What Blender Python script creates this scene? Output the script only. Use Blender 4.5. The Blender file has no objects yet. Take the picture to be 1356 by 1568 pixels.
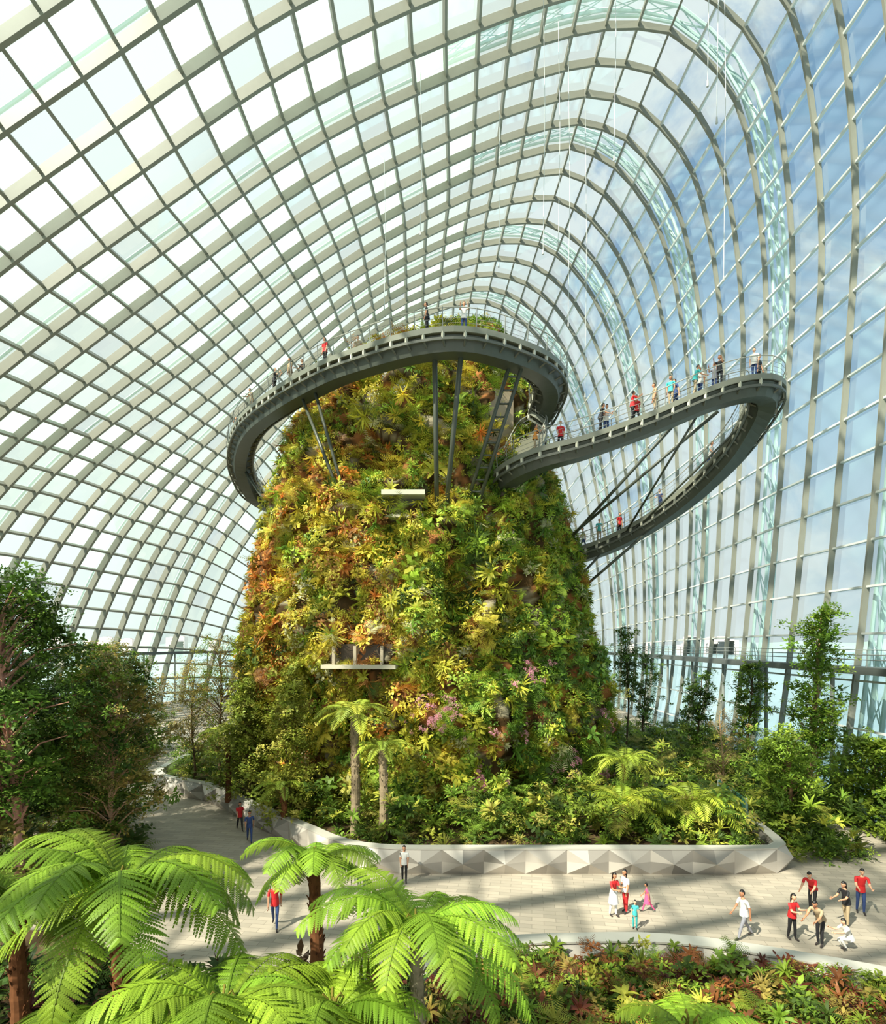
import bpy, math
import numpy as np
from mathutils import Vector
rng = np.random.default_rng(11)
sc = bpy.context.scene
try:
    sc.view_settings.view_transform = 'Standard'
    sc.view_settings.look = 'None'
except Exception as e:
    print(e)

def C(r, g, b):
    return np.array([(r/255)**2.2, (g/255)**2.2, (b/255)**2.2])

# ------------------------------------------------------------------ mesh buffer
class Buf:
    def __init__(s):
        s.V=[]; s.C=[]; s.F={3:[],4:[]}; s.M={3:[],4:[]}; s.n=0
    def add(s, V, F, col=(1,1,1), mat=0):
        V=np.asarray(V,float).reshape(-1,3); m=len(V)
        s.V.append(V)
        c=np.asarray(col,float)
        if c.ndim==1: c=np.tile(c,(m,1))
        s.C.append(c)
        if not isinstance(F,(list,tuple)) : F=[F]
        for f in F:
            f=np.asarray(f,int)
            if f.size==0: continue
            if f.ndim==1: f=f[None]
            k=f.shape[1]
            s.F[k].append(f+s.n); s.M[k].append(np.full(len(f),mat,int))
        s.n+=m
    def inst(s, T, Ms, Ts, cols, mat=0):
        V,Fs,tint=T
        N=len(Ts)
        if N==0: return
        W=np.einsum('nij,mj->nmi',Ms,V)+np.asarray(Ts)[:,None,:]
        m=len(V)
        cc=np.asarray(cols)[:,None,:]*tint[None,:,None]
        s.V.append(W.reshape(-1,3)); s.C.append(cc.reshape(-1,3))
        off=(np.arange(N)*m)[:,None,None]+s.n
        for f in Fs:
            k=f.shape[1]
            s.F[k].append((f[None]+off).reshape(-1,k)); s.M[k].append(np.full(N*len(f),mat,int))
        s.n+=N*m
    def build(s,name,mats,smooth=False,parent=None):
        V=np.concatenate(s.V); Cc=np.concatenate(s.C)
        f4=np.concatenate(s.F[4]) if s.F[4] else np.zeros((0,4),int)
        f3=np.concatenate(s.F[3]) if s.F[3] else np.zeros((0,3),int)
        m=np.concatenate([a for a in (s.M[4]+s.M[3])])
        loops=np.concatenate([f4.ravel(),f3.ravel()]).astype(np.int32)
        st=np.concatenate([np.arange(len(f4))*4, len(f4)*4+np.arange(len(f3))*3]).astype(np.int32)
        me=bpy.data.meshes.new(name)
        me.vertices.add(len(V)); me.vertices.foreach_set('co',V.astype(np.float32).ravel())
        me.loops.add(len(loops)); me.loops.foreach_set('vertex_index',loops)
        me.polygons.add(len(st)); me.polygons.foreach_set('loop_start',st)
        me.polygons.foreach_set('material_index',m.astype(np.int32))
        me.polygons.foreach_set('use_smooth',np.full(len(st),smooth))
        me.update(calc_edges=True)
        a=me.color_attributes.new(name='Col',type='FLOAT_COLOR',domain='POINT')
        c4=np.ones((len(V),4),np.float32); c4[:,:3]=Cc
        a.data.foreach_set('color',c4.ravel())
        for mt in mats: me.materials.append(mt)
        o=bpy.data.objects.new(name,me); sc.collection.objects.link(o)
        if parent: o.parent=parent
        return o

def empty(name):
    o=bpy.data.objects.new(name,None); sc.collection.objects.link(o); return o

# ------------------------------------------------------------------ materials
def newmat(name):
    m=bpy.data.materials.new(name); m.use_nodes=True
    nt=m.node_tree; nt.nodes.clear()
    out=nt.nodes.new('ShaderNodeOutputMaterial')
    return m,nt,out
def mat_plain(name,col,rough=.6,metal=0,noise=.15,scale=3.0,bump=0):
    m,nt,out=newmat(name); N=nt.nodes; L=nt.links
    b=N.new('ShaderNodeBsdfPrincipled'); b.inputs['Roughness'].default_value=rough; b.inputs['Metallic'].default_value=metal
    tc=N.new('ShaderNodeTexCoord'); nz=N.new('ShaderNodeTexNoise'); nz.inputs['Scale'].default_value=scale; nz.inputs['Detail'].default_value=4
    L.new(tc.outputs['Object'],nz.inputs['Vector'])
    r=N.new('ShaderNodeMapRange'); r.inputs['To Min'].default_value=1-noise; r.inputs['To Max'].default_value=1+noise
    L.new(nz.outputs['Fac'],r.inputs['Value'])
    mx=N.new('ShaderNodeVectorMath'); mx.operation='SCALE'; mx.inputs[0].default_value=tuple(col)
    L.new(r.outputs[0],mx.inputs['Scale']); L.new(mx.outputs[0],b.inputs['Base Color'])
    if bump:
        bp=N.new('ShaderNodeBump'); bp.inputs['Strength'].default_value=bump; L.new(nz.outputs['Fac'],bp.inputs['Height']); L.new(bp.outputs[0],b.inputs['Normal'])
    L.new(b.outputs[0],out.inputs[0]); return m
def mat_attr(name,rough=.5,trans=.3,noise=.25,scale=2.0,bump=0.0,spec=.4):
    m,nt,out=newmat(name); N=nt.nodes; L=nt.links
    at=N.new('ShaderNodeAttribute'); at.attribute_name='Col'
    tc=N.new('ShaderNodeTexCoord'); nz=N.new('ShaderNodeTexNoise'); nz.inputs['Scale'].default_value=scale; nz.inputs['Detail'].default_value=3
    L.new(tc.outputs['Object'],nz.inputs['Vector'])
    r=N.new('ShaderNodeMapRange'); r.inputs['To Min'].default_value=1-noise; r.inputs['To Max'].default_value=1+noise
    L.new(nz.outputs['Fac'],r.inputs['Value'])
    mx=N.new('ShaderNodeVectorMath'); mx.operation='SCALE'
    L.new(at.outputs['Color'],mx.inputs[0]); L.new(r.outputs[0],mx.inputs['Scale'])
    b=N.new('ShaderNodeBsdfPrincipled'); b.inputs['Roughness'].default_value=rough
    b.inputs['Specular IOR Level'].default_value=spec
    L.new(mx.outputs[0],b.inputs['Base Color'])
    if bump:
        bp=N.new('ShaderNodeBump'); bp.inputs['Strength'].default_value=bump; L.new(nz.outputs['Fac'],bp.inputs['Height']); L.new(bp.outputs[0],b.inputs['Normal'])
    if trans>0:
        t=N.new('ShaderNodeBsdfTranslucent'); L.new(mx.outputs[0],t.inputs[0])
        mm=N.new('ShaderNodeMixShader'); mm.inputs[0].default_value=trans
        L.new(b.outputs[0],mm.inputs[1]); L.new(t.outputs[0],mm.inputs[2]); L.new(mm.outputs[0],out.inputs[0])
    else: L.new(b.outputs[0],out.inputs[0])
    return m
M_leaf=mat_attr('leaf_foliage',.5,.32,.3,1.5,0,.3)
M_bark=mat_attr('bark',.85,0,.4,9,.4,.2)
M_rock=mat_attr('planted_rock',.9,0,.5,1.2,.6,.2)
M_steel=mat_attr('painted_steel',.45,0,.08,2)
M_conc=mat_attr('parapet_panel',.45,0,.08,1.2,0,.5)
M_soil=mat_plain('soil',C(84,66,42),.95,0,.4,4,.5)
M_deck=mat_attr('walkway_metal',.4,0,.15,2,0,.5)

def mat_glass():
    m,nt,out=newmat('dome_glass'); N=nt.nodes; L=nt.links
    at=N.new('ShaderNodeAttribute'); at.attribute_name='Col'
    sp=N.new('ShaderNodeSeparateColor'); L.new(at.outputs['Color'],sp.inputs[0])
    tr=N.new('ShaderNodeBsdfTransparent'); tr.inputs[0].default_value=(.90,.97,.96,1)
    gl=N.new('ShaderNodeBsdfGlossy'); gl.inputs['Roughness'].default_value=.08; gl.inputs[0].default_value=(.9,1,1,1)
    tl=N.new('ShaderNodeBsdfTranslucent'); tl.inputs[0].default_value=(.46,.64,.56,1)
    m1=N.new('ShaderNodeMixShader'); L.new(sp.outputs[0],m1.inputs[0]); L.new(tr.outputs[0],m1.inputs[1]); L.new(tl.outputs[0],m1.inputs[2])
    fr=N.new('ShaderNodeLayerWeight'); fr.inputs[0].default_value=.25
    mu=N.new('ShaderNodeMath'); mu.operation='MULTIPLY'; mu.inputs[1].default_value=.25; L.new(fr.outputs['Fresnel'],mu.inputs[0])
    m2=N.new('ShaderNodeMixShader'); L.new(mu.outputs[0],m2.inputs[0]); L.new(m1.outputs[0],m2.inputs[1]); L.new(gl.outputs[0],m2.inputs[2])
    L.new(m2.outputs[0],out.inputs[0]); return m
M_glass=mat_glass()
def mat_paving():
    m,nt,out=newmat('paving'); N=nt.nodes; L=nt.links
    tc=N.new('ShaderNodeTexCoord'); mp=N.new('ShaderNodeMapping'); mp.inputs['Rotation'].default_value=(0,0,.15)
    L.new(tc.outputs['Object'],mp.inputs[0])
    br=N.new('ShaderNodeTexBrick'); br.inputs['Scale'].default_value=1; br.inputs['Brick Width'].default_value=.9; br.inputs['Row Height'].default_value=.3
    br.inputs['Mortar Size'].default_value=.008; br.inputs['Color1'].default_value=(*C(176,164,148),1); br.inputs['Color2'].default_value=(*C(154,145,131),1); br.inputs['Mortar'].default_value=(*C(122,114,102),1)
    L.new(mp.outputs[0],br.inputs['Vector'])
    nz=N.new('ShaderNodeTexNoise'); nz.inputs['Scale'].default_value=.35; nz.inputs['Detail'].default_value=6; L.new(tc.outputs['Object'],nz.inputs['Vector'])
    r=N.new('ShaderNodeMapRange'); r.inputs['To Min'].default_value=.72; r.inputs['To Max'].default_value=1.2; L.new(nz.outputs['Fac'],r.inputs['Value'])
    mx=N.new('ShaderNodeVectorMath'); mx.operation='SCALE'; L.new(br.outputs['Color'],mx.inputs[0]); L.new(r.outputs[0],mx.inputs['Scale'])
    b=N.new('ShaderNodeBsdfPrincipled'); b.inputs['Roughness'].default_value=.7; L.new(mx.outputs[0],b.inputs['Base Color'])
    L.new(b.outputs[0],out.inputs[0]); return m
M_pave=mat_paving()

# ------------------------------------------------------------------ curve helpers
def catmull(P,n=10):
    P=np.asarray(P,float); Q=np.vstack([2*P[0]-P[1],P,2*P[-1]-P[-2]]); out=[]
    for i in range(1,len(Q)-2):
        p0,p1,p2,p3=Q[i-1],Q[i],Q[i+1],Q[i+2]
        for t in np.linspace(0,1,n,endpoint=False):
            out.append(.5*((2*p1)+(-p0+p2)*t+(2*p0-5*p1+4*p2-p3)*t*t+(-p0+3*p1-3*p2+p3)*t**3))
    out.append(P[-1]); return np.array(out)
def resample(P,n=None,step=None):
    d=np.r_[0,np.cumsum(np.linalg.norm(np.diff(P,axis=0),axis=1))]
    if n is None: n=max(2,int(round(d[-1]/step))+1)
    s=np.linspace(0,d[-1],n)
    return np.stack([np.interp(s,d,P[:,k]) for k in range(P.shape[1])],1)
def norm(a): return a/np.maximum(np.linalg.norm(a,axis=-1,keepdims=True),1e-9)
def tangents(P): return norm(np.gradient(P,axis=0))
def tube(P,R,k=6,cap=True):
    P=np.asarray(P,float); n=len(P); R=np.broadcast_to(np.asarray(R,float),(n,))
    T=tangents(P); ref=np.array([0,0,1.]) if abs(T[:,2]).mean()<.8 else np.array([1.,0,0])
    S=norm(np.cross(T,ref)); U=np.cross(S,T)
    a=np.arange(k)*2*np.pi/k
    V=(P[:,None]+R[:,None,None]*(np.cos(a)[None,:,None]*S[:,None]+np.sin(a)[None,:,None]*U[:,None])).reshape(-1,3)
    i=np.arange(n-1)[:,None]; j=np.arange(k)[None]
    F=np.stack([i*k+j,i*k+(j+1)%k,(i+1)*k+(j+1)%k,(i+1)*k+j],-1).reshape(-1,4)
    if cap:
        V=np.vstack([V,P[0],P[-1]]); jj=np.arange(k)
        f3=np.concatenate([np.stack([np.full(k,n*k),(jj+1)%k,jj],-1),np.stack([np.full(k,n*k+1),(n-1)*k+jj,(n-1)*k+(jj+1)%k],-1)])
        return V,[F,f3]
    return V,[F]
def sweep(P,N,prof,closed=True,sw=1.0,sn=1.0):
    """prof: list of (side, normal) offsets"""
    T=tangents(P); S=norm(np.cross(T,N)); k=len(prof); pr=np.asarray(prof,float); n=len(P)
    sw=np.broadcast_to(sw,(n,))[:,None,None]; sn=np.broadcast_to(sn,(n,))[:,None,None]
    V=(P[:,None]+pr[None,:,0,None]*S[:,None]*sw+pr[None,:,1,None]*N[:,None]*sn).reshape(-1,3)
    kk=k if closed else k-1
    i=np.arange(n-1)[:,None]; j=np.arange(kk)[None]
    F=np.stack([i*k+j,i*k+(j+1)%k,(i+1)*k+(j+1)%k,(i+1)*k+j],-1).reshape(-1,4)
    return V,[F]
BOXF=np.array([[0,3,2,1],[4,5,6,7],[0,1,5,4],[1,2,6,5],[2,3,7,6],[3,0,4,7]])
def box(c,s,rot=0):
    x,y,z=np.array(s)/2
    V=np.array([[-x,-y,-z],[x,-y,-z],[x,y,-z],[-x,y,-z],[-x,-y,z],[x,-y,z],[x,y,z],[-x,y,z]])
    R=np.array([[math.cos(rot),-math.sin(rot),0],[math.sin(rot),math.cos(rot),0],[0,0,1]])
    return V@R.T+np.array(c), BOXF
def snoise(P,f=1.0,seed=0):
    r=np.random.default_rng(seed); o=0
    P=np.asarray(P)
    for k in range(6):
        d=r.normal(size=3); d/=np.linalg.norm(d); ph=r.uniform(0,6.28)
        fr=f*(1+.45*k)
        o=o+np.sin(P@d*fr+ph+1.3*np.sin(P@np.roll(d,1)*fr*.7+ph*2))/(1+.35*k)
    return o/3.2

# ------------------------------------------------------------------ plant templates (local +Z = growth)
def blade(l,w,az,el,droop,segs=3,base=(0,0,0)):
    s=np.linspace(0,1,segs+1); e=el-droop*s
    dx=np.cos(e)*l/segs; dz=np.sin(e)*l/segs
    x=np.r_[0,np.cumsum(dx[:-1])]; z=np.r_[0,np.cumsum(dz[:-1])]
    wd=w*np.sin(np.pi*(.15+.85*s))**.8/2; wd[-1]=w*.03
    V=[]
    for i in range(segs+1):
        V.append([x[i],-wd[i],z[i]]); V.append([x[i],wd[i],z[i]])
    V=np.array(V); ca,sa=math.cos(az),math.sin(az)
    V=V@np.array([[ca,sa,0],[-sa,ca,0],[0,0,1]])+np.array(base)
    F=np.array([[2*i,2*i+2,2*i+3,2*i+1] for i in range(segs)])
    return V,F
def combine(parts,tints):
    Vs=[];Fs=[];ts=[];n=0
    for (V,F),t in zip(parts,tints):
        Vs.append(V);Fs.append(F+n);ts.append(np.full(len(V),t));n+=len(V)
    return np.vstack(Vs),[np.vstack(Fs)],np.concatenate(ts)
def T_rosette(n=15,w=.16,seed=0,segs=3):
    r=np.random.default_rng(seed); p=[];t=[]
    for i in range(n):
        el=r.uniform(.25,1.3); p.append(blade(r.uniform(.75,1.05),w*r.uniform(.8,1.2),i*2.4+r.uniform(-.2,.2),el,r.uniform(.5,1.5),segs)); t.append(r.uniform(.7,1.25))
    return combine(p,t)
def T_bush(n=34,ls=.34,seed=0):
    r=np.random.default_rng(seed); p=[];t=[]
    for i in range(n):
        d=r.normal(size=3); d/=np.linalg.norm(d); d[2]=abs(d[2])*.9-.15; rad=r.uniform(.35,.9)
        l=ls*r.uniform(.7,1.3)
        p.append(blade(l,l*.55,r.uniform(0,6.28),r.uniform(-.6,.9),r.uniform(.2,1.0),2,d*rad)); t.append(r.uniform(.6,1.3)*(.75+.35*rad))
    return combine(p,t)
def T_fernclump(nf=9,seed=0,np_=9):
    r=np.random.default_rng(seed); p=[];t=[]
    for i in range(nf):
        az=i*6.283/nf+r.uniform(-.3,.3); el=r.uniform(.5,1.2); dr=r.uniform(.9,1.6); L=r.uniform(.8,1.1); tt=r.uniform(.7,1.25)
        pos=np.zeros(3); ca,sa=math.cos(az),math.sin(az)
        for k in range(np_):
            s=(k+.5)/np_; e=el-dr*s
            step=L/np_; pos=pos+np.array([math.cos(e)*ca,math.cos(e)*sa,math.sin(e)])*step
            pl=.30*math.sin(math.pi*(.12+.85*s))+.03
            for sd in (-1,1):
                p.append(blade(pl,step*.8,az+sd*1.25,-.15+.1*r.normal(),.4,1,pos)); t.append(tt*r.uniform(.85,1.15))
    return combine(p,t)
TR=[T_rosette(15,.15,1),T_rosette(11,.24,2),T_rosette(18,.09,3)]
TB=[T_bush(34,.34,4),T_bush(26,.46,5),T_bush(48,.24,6)]
TF=[T_fernclump(9,7),T_fernclump(8,8)]
ALL=TR+TB+TF
TFINE=[T_bush(60,.17,14),T_bush(46,.22,15)]

def frames(Z,spin):
    Z=norm(Z); ref=np.where(np.abs(Z[:,2:3])<.95,np.array([[0,0,1.]]),np.array([[1.,0,0]]))
    X=norm(np.cross(ref,Z)); Y=np.cross(Z,X)
    c=np.cos(spin)[:,None]; s=np.sin(spin)[:,None]
    X2=X*c+Y*s; Y2=-X*s+Y*c
    return np.stack([X2,Y2,Z],-1)
def scatter(buf,P,Z,scale,cols,temps,mat=0,probs=None):
    N=len(P)
    M=frames(Z,rng.uniform(0,6.28,N))*scale[:,None,None]
    ch=rng.choice(len(temps),N,p=probs)
    for k,T in enumerate(temps):
        i=ch==k
        buf.inst(T,M[i],P[i],cols[i],mat)

# ================================================================== DOME
secN=[(25.5,-1),(26.6,6),(27.9,17.9),(29,31.5),(29.5,42.4),(29.0,53),(27.6,59.5),(25,63),(21,65),(9,63.5),(-9.7,56.5),(-24,47.5),(-37,38),(-52,25),(-62,13),(-68,-1)]
secD=[(25.5,-1),(26.6,6),(27.9,17.9),(29,31.5),(29.5,42.4),(28.5,53.8),(26.8,60.2),(23.5,64.1),(19,66.3),(8,64.5),(-9.7,57),(-24,47.5),(-37,38),(-52,25),(-62,13),(-68,-1)]
secB=[(26.8,-1),(28.3,9.3),(28.9,28.8),(28.2,43.6),(25.8,56),(21.9,63.8),(17.3,67.7),(12.5,68.4),(1.7,64.8),(-13.8,56),(-29.4,43.6),(-45,31),(-55,17),(-61,-1)]
secA=[(28.5,-1),(28.8,10),(28.2,19.8),(26.4,32.8),(23.1,47),(18.7,57.9),(13.3,64.4),(6.2,67.9),(-3,65.8),(-12.8,60),(-30,42),(-42,25),(-48.8,8.9),(-51,-1)]
NS=62
S=[resample(catmull(s,12),n=NS) for s in (secN,secD,secB,secA)]
SY=[5,49,70,98]
def section(Y):
    if Y<=SY[0]: return S[0]
    if Y>=SY[-1]: return S[-1]
    for k in range(3):
        if SY[k]<=Y<=SY[k+1]:
            t=(Y-SY[k])/(SY[k+1]-SY[k]); return S[k]*(1-t)+S[k+1]*t
G=[]
ys=list(np.arange(98-3.75*35,98.1,3.75))
for Y in ys:
    s=section(Y); G.append(np.stack([s[:,0],np.full(NS,Y),s[:,1]],1))
y0=ys[-1]; s=section(98)
for ph in np.linspace(0,1.5,11)[1:]:
    k=math.cos(ph); G.append(np.stack([-8+(s[:,0]+8)*k,np.full(NS,y0+36*math.sin(ph)),(s[:,1]+1)*k-1],1))
G=np.array(G); NA=len(G)
ti=np.gradient(G,axis=0); tj=np.gradient(G,axis=1); NN=norm(np.cross(ti,tj))
cen=np.array([-8,0,20.]); vv=cen-G; vv[:,:,1]=0
sgn=np.sign((NN*vv).sum(-1,keepdims=True)); sgn[sgn==0]=1; NN=NN*sgn
dome=empty('glass_dome')
dj=np.interp(np.arange(NS)/NS,[0,.30,.48,1],[.36,.40,.85,.95])   # members get deeper on the long slope
wj=np.interp(np.arange(NS)/NS,[0,.30,.48,1],[.8,.95,1.45,1.6])
b=Buf()
for i in range(NA):
    V,F=sweep(G[i],NN[i],[(-.11,0),(.11,0),(.11,1),(-.11,1)],sw=wj,sn=dj)
    b.add(V,F,C(130,130,118))
b.build('arch_ribs',[M_steel],parent=dome)
b=Buf()
for j in range(NS):
    d=dj[j]*.66; w_=.07*wj[j]*1.15
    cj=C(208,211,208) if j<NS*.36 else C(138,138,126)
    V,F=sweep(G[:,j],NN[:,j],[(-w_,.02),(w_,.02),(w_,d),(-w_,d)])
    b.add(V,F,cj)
b.build('longitudinal_ribs',[M_steel],parent=dome)
# glass panes
b=Buf()
idx=np.arange(NA*NS).reshape(NA,NS)
F=np.stack([idx[:-1,:-1],idx[1:,:-1],idx[1:,1:],idx[:-1,1:]],-1).reshape(-1,4)
Vg=(G-NN*.03).reshape(-1,3)
nf=len(F); Vq=Vg[F].reshape(-1,3)
op=rng.uniform(.02,.12,nf); fj=np.tile(np.arange(NS-1),NA-1)
fi=np.repeat(np.arange(NA-1),NS-1)
left=fj>NS*.46
op=np.where(left,op+rng.uniform(.0,.30,nf),op)
sel=left&(rng.random(nf)<.12); op[sel]=.65
op=np.where(left&((fj%11)==3)&(fi%6<4),np.maximum(op,.7),op)
b.add(Vq,np.arange(nf*4).reshape(-1,4),np.repeat(np.stack([op]*3,1),4,axis=0))
b.build('glass_panes',[M_glass],parent=dome)
# external support arches (pale teal box trusses outside the glass)
b=Buf()
for i in range(3,NA-6,4):
    P=G[i]-NN[i]*1.5; J2=int(NS*.5)
    for sx in (-.55,.55):
        Q=P+np.array([0,sx,0]); V,F=tube(Q[:J2],.17,6); b.add(V,F,C(186,208,205))
    Q=G[i]-NN[i]*.5; V,F=tube(Q,.14,6); b.add(V,F,C(186,208,205))
    for j in range(J2-1):
        for sx in (-.55,.55):
            V,F=tube([P[j]+[0,sx,0],G[i][j+1]-NN[i][j+1]*.5],.06,4); b.add(V,F,C(186,208,205))
            V,F=tube([P[j]+[0,sx,0],P[j+1]+[0,-sx,0]],.05,4); b.add(V,F,C(186,208,205))
b.build('external_arches',[M_steel],parent=dome)
# ring beam at balcony level
b=Buf()
ring=[]
for i in range(NA-2):
    col=G[i]; f=np.interp(8.6,col[:8,2],col[:8,0]); ring.append([f-1.0,col[0,1],8.6])
ring=np.array(ring); up=np.tile([0,0,1.],(len(ring),1))
V,F=sweep(ring,up,[(-.7,0),(.7,0),(.7,.45),(-.7,.45)]); b.add(V,F,C(95,100,98))
for zz in (1.0,1.3,1.6):
    V,F=tube(ring+[-.6,0,zz-.1],.03,4); b.add(V,F,C(130,135,135))
rr=resample(ring,step=2.0)
for p in rr:
    V,F=tube([p+[-.6,0,.4],p+[-.6,0,1.5]],.03,4); b.add(V,F,C(120,125,125))
for p in rr[::4]:
    V,F=tube([p*[1,1,0],p],.14,8); b.add(V,F,C(140,145,140))
ringL=[]
for i in range(NA-2):
    col=G[i][::-1]; f=np.interp(8.6,col[:9,2],col[:9,0]); ringL.append([f+1.2,col[0,1],8.6])
ringL=np.array(ringL); V,F=sweep(ringL,np.tile([0,0,1.],(len(ringL),1)),[(-.7,0),(.7,0),(.7,.45),(-.7,.45)]); b.add(V,F,C(95,100,98))
rr=resample(ringL,step=8.0)
for p in rr:
    V,F=tube([p*[1,1,0],p],.14,8); b.add(V,F,C(140,145,140))
b.build('ring_balcony',[M_steel],parent=dome)
# hanging cables (mist lines)
b=Buf()
def dome_z(x,y):
    s=section(y); k=s[:,1]>40; q=s[k]; o=np.argsort(q[:,0]); return float(np.interp(x,q[o,0],q[o,1]))
for (x,y,zb) in ((16.2,36,45),(16.9,36.3,43),(10.2,52,46),(11.5,54,40),(5.5,58,48),(12.8,44,47),(21,44,38),(-2,52,47),(14.5,60,36),(-6,60,45),(8,47,42)):
    zt=dome_z(x,y)
    V,F=tube([(x,y,zt),(x+.15,y,(zt+zb)/2),(x,y,zb)],.024,4); b.add(V,F,C(215,218,215))
    V,F=tube([(x,y,zb),(x,y,zb-.4)],[.05,.08],8); b.add(V,F,C(190,190,186))
b.build('hanging_cables',[M_steel],parent=dome)

# ================================================================== GROUND
b=Buf()
foot=np.vstack([G[:,0,:],G[::-1,-1,:]]); foot[:,2]=0
cx=np.array([[-18,40,0.]]); V=np.vstack([foot,cx]); n=len(foot)
f3=np.stack([np.arange(n),(np.arange(n)+1)%n,np.full(n,n)],-1)
b.add(V,f3)
V2=np.vstack([foot,foot-[0,0,9]]); ii=np.arange(n); b.add(V2,np.stack([ii,ii+n,(ii+1)%n+n,(ii+1)%n],-1))
b.build('floor',[M_pave])
b=Buf(); a=np.linspace(0,2*np.pi,65)[:-1]; R=5000
V=np.vstack([np.stack([R*np.cos(a),R*np.sin(a),np.full(64,-8.)],1),[[0,0,-8]]])
b.add(V,np.stack([np.arange(64),(np.arange(64)+1)%64,np.full(64,64)],-1))
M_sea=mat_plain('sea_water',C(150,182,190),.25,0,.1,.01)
b.build('sea',[M_sea])
b=Buf(); n=160
a=np.linspace(-.2,math.pi+.2,n); Rr=1500
h=14+10*np.sin(a*9)+7*np.sin(a*23+1)+4*np.sin(a*51)
base=np.stack([Rr*np.cos(a),Rr*np.sin(a),np.full(n,-9.)],1)
top=np.stack([(Rr+60)*np.cos(a),(Rr+60)*np.sin(a),h],1); back=np.stack([(Rr+200)*np.cos(a),(Rr+200)*np.sin(a),np.full(n,-9.)],1)
V=np.vstack([base,top,back]); i=np.arange(n-1)
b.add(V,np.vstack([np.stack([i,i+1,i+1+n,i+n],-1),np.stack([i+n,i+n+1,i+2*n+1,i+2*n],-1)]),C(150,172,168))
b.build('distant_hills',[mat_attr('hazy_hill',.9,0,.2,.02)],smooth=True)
b=Buf()
for k in range(26):
    u=rng.choice([rng.uniform(.3,.5),rng.uniform(-.7,-.3)]) ; Y=1000; X=u*Y
    w=rng.uniform(12,26); hh=rng.uniform(12,30); 
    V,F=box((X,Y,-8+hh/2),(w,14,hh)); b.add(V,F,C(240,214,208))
    for fl in range(int(hh//4)):
        V,F=box((X,Y-7,-6+fl*4),(w*.9,.6,1.2)); b.add(V,F,C(200,190,192))
    V,F=box((X,Y,-8+hh+.8),(w*.5,8,1.6)); b.add(V,F,C(230,205,200))
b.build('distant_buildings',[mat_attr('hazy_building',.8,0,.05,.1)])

# ================================================================== MOUNTAIN
prof=np.array([[0,-.8,12.1],[3,-.9,12.3],[6,-1.2,12.5],[12,-1.9,12.0],[17.6,-1.8,10.9],[20.9,-1.8,9.8],[24.2,-1.8,8.9],[27.4,-1.8,8.0],[30.2,-1.1,6.7],[31.9,-.2,5.2],[33.6,1.6,3.3],[34.8,2.5,1.6],[35.4,2.8,.15]])
MY=46.0; ZT=35.4
def mount(th,z):
    cx=np.interp(z,prof[:,0],prof[:,1]); r=np.interp(z,prof[:,0],prof[:,2])
    P=np.stack([cx+r*np.cos(th),MY+r*np.sin(th),z],-1)
    w=np.clip(r/6,0,1)
    lump=1-np.minimum(np.abs(snoise(P*[1,1,.75],1.0,5)),.8)*2.6        # rounded buttresses with sharp crevices
    lump2=.5-np.abs(snoise(P,2.3,6))
    d=(snoise(P,.4,3)*.6+lump*1.0+lump2*.75)*w
    P[...,0]+=d*np.cos(th); P[...,1]+=d*np.sin(th); return P
def mount_n(th,z):
    e=.03; a=mount(th+e,z)-mount(th-e,z); c=mount(th,z+.3)-mount(th,z-.3); return norm(np.cross(a,c))
def ysurf(x,z):
    t=np.linspace(math.pi,2*math.pi,400); P=mount(t,np.full(400,float(z))); return float(P[np.argmin(np.abs(P[:,0]-x)),1])
mountain=empty('planted_mountain')
b=Buf(); nt_,nz_=260,170
zz=np.concatenate([np.linspace(-.2,30,146),np.linspace(30.2,ZT,24)]); th=np.linspace(0,2*np.pi,nt_,endpoint=False)
TH,ZZ=np.meshgrid(th,zz); P=mount(TH,ZZ)
i=np.arange(nz_-1)[:,None]; j=np.arange(nt_)[None]
F=np.stack([i*nt_+j,i*nt_+(j+1)%nt_,(i+1)*nt_+(j+1)%nt_,(i+1)*nt_+j],-1).reshape(-1,4)
q=snoise(P.reshape(-1,3),1.6,9)[:,None]
b.add(P.reshape(-1,3),F,np.where(q>.2,C(156,104,62)[None],np.where(q<-.35,C(136,128,106)[None],C(72,56,34)[None])))
b.build('rock_core',[M_rock],smooth=True,parent=mountain)

#            0 olive-yellow   1 yellow       2 orange      3 deep green  4 fresh green 5 brown        6 pale sage     7 dark
pal=np.array([C(186,184,68),C(224,206,84),C(212,136,66),C(104,138,54),C(160,186,68),C(166,118,68),C(200,196,148),C(80,100,46)])
def mcol(P,warm):
    N=len(P)
    n1=snoise(P*[1,1,.8],1.3,21); n2=snoise(P,2.1,22); n3=rng.normal(size=N)*.42
    a=.8*n1+n3+warm
    k=np.where(a>1.0,2,np.where(a>.74,5,np.where(a>.30,1,np.where(a>-.14,0,np.where(a>-.58,4,3)))))
    k=np.where((n2+n3)>.92,6,k); k=np.where((n2-n3)<-.95,7,k)
    c=pal[k]*rng.uniform(.6,1.35,(N,1))
    return c
NP=19500
z=rng.uniform(0,ZT-.2,NP*2); r=np.interp(z,prof[:,0],prof[:,2]); keep=rng.random(NP*2)<(r/13.2+.05); z=z[keep]
th=np.where(rng.random(len(z))<.84,rng.uniform(math.pi*.95,math.pi*2.05,len(z)),rng.uniform(0,math.pi,len(z)))
P=mount(th,z); Nn=mount_n(th,z)
bare=snoise(P*[1,1,.6],1.5,31)+.5*snoise(P,3.4,32)
crev=np.abs(snoise(P*[1,1,.75],1.0,5))
k=((bare<.36)&(crev<.50))|(rng.random(len(P))<.11)
def near(P,x,zc,rx,rz): return (np.abs(P[:,0]-x)<rx)&(np.abs(P[:,2]-zc)<rz)&(P[:,1]<MY)
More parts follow.
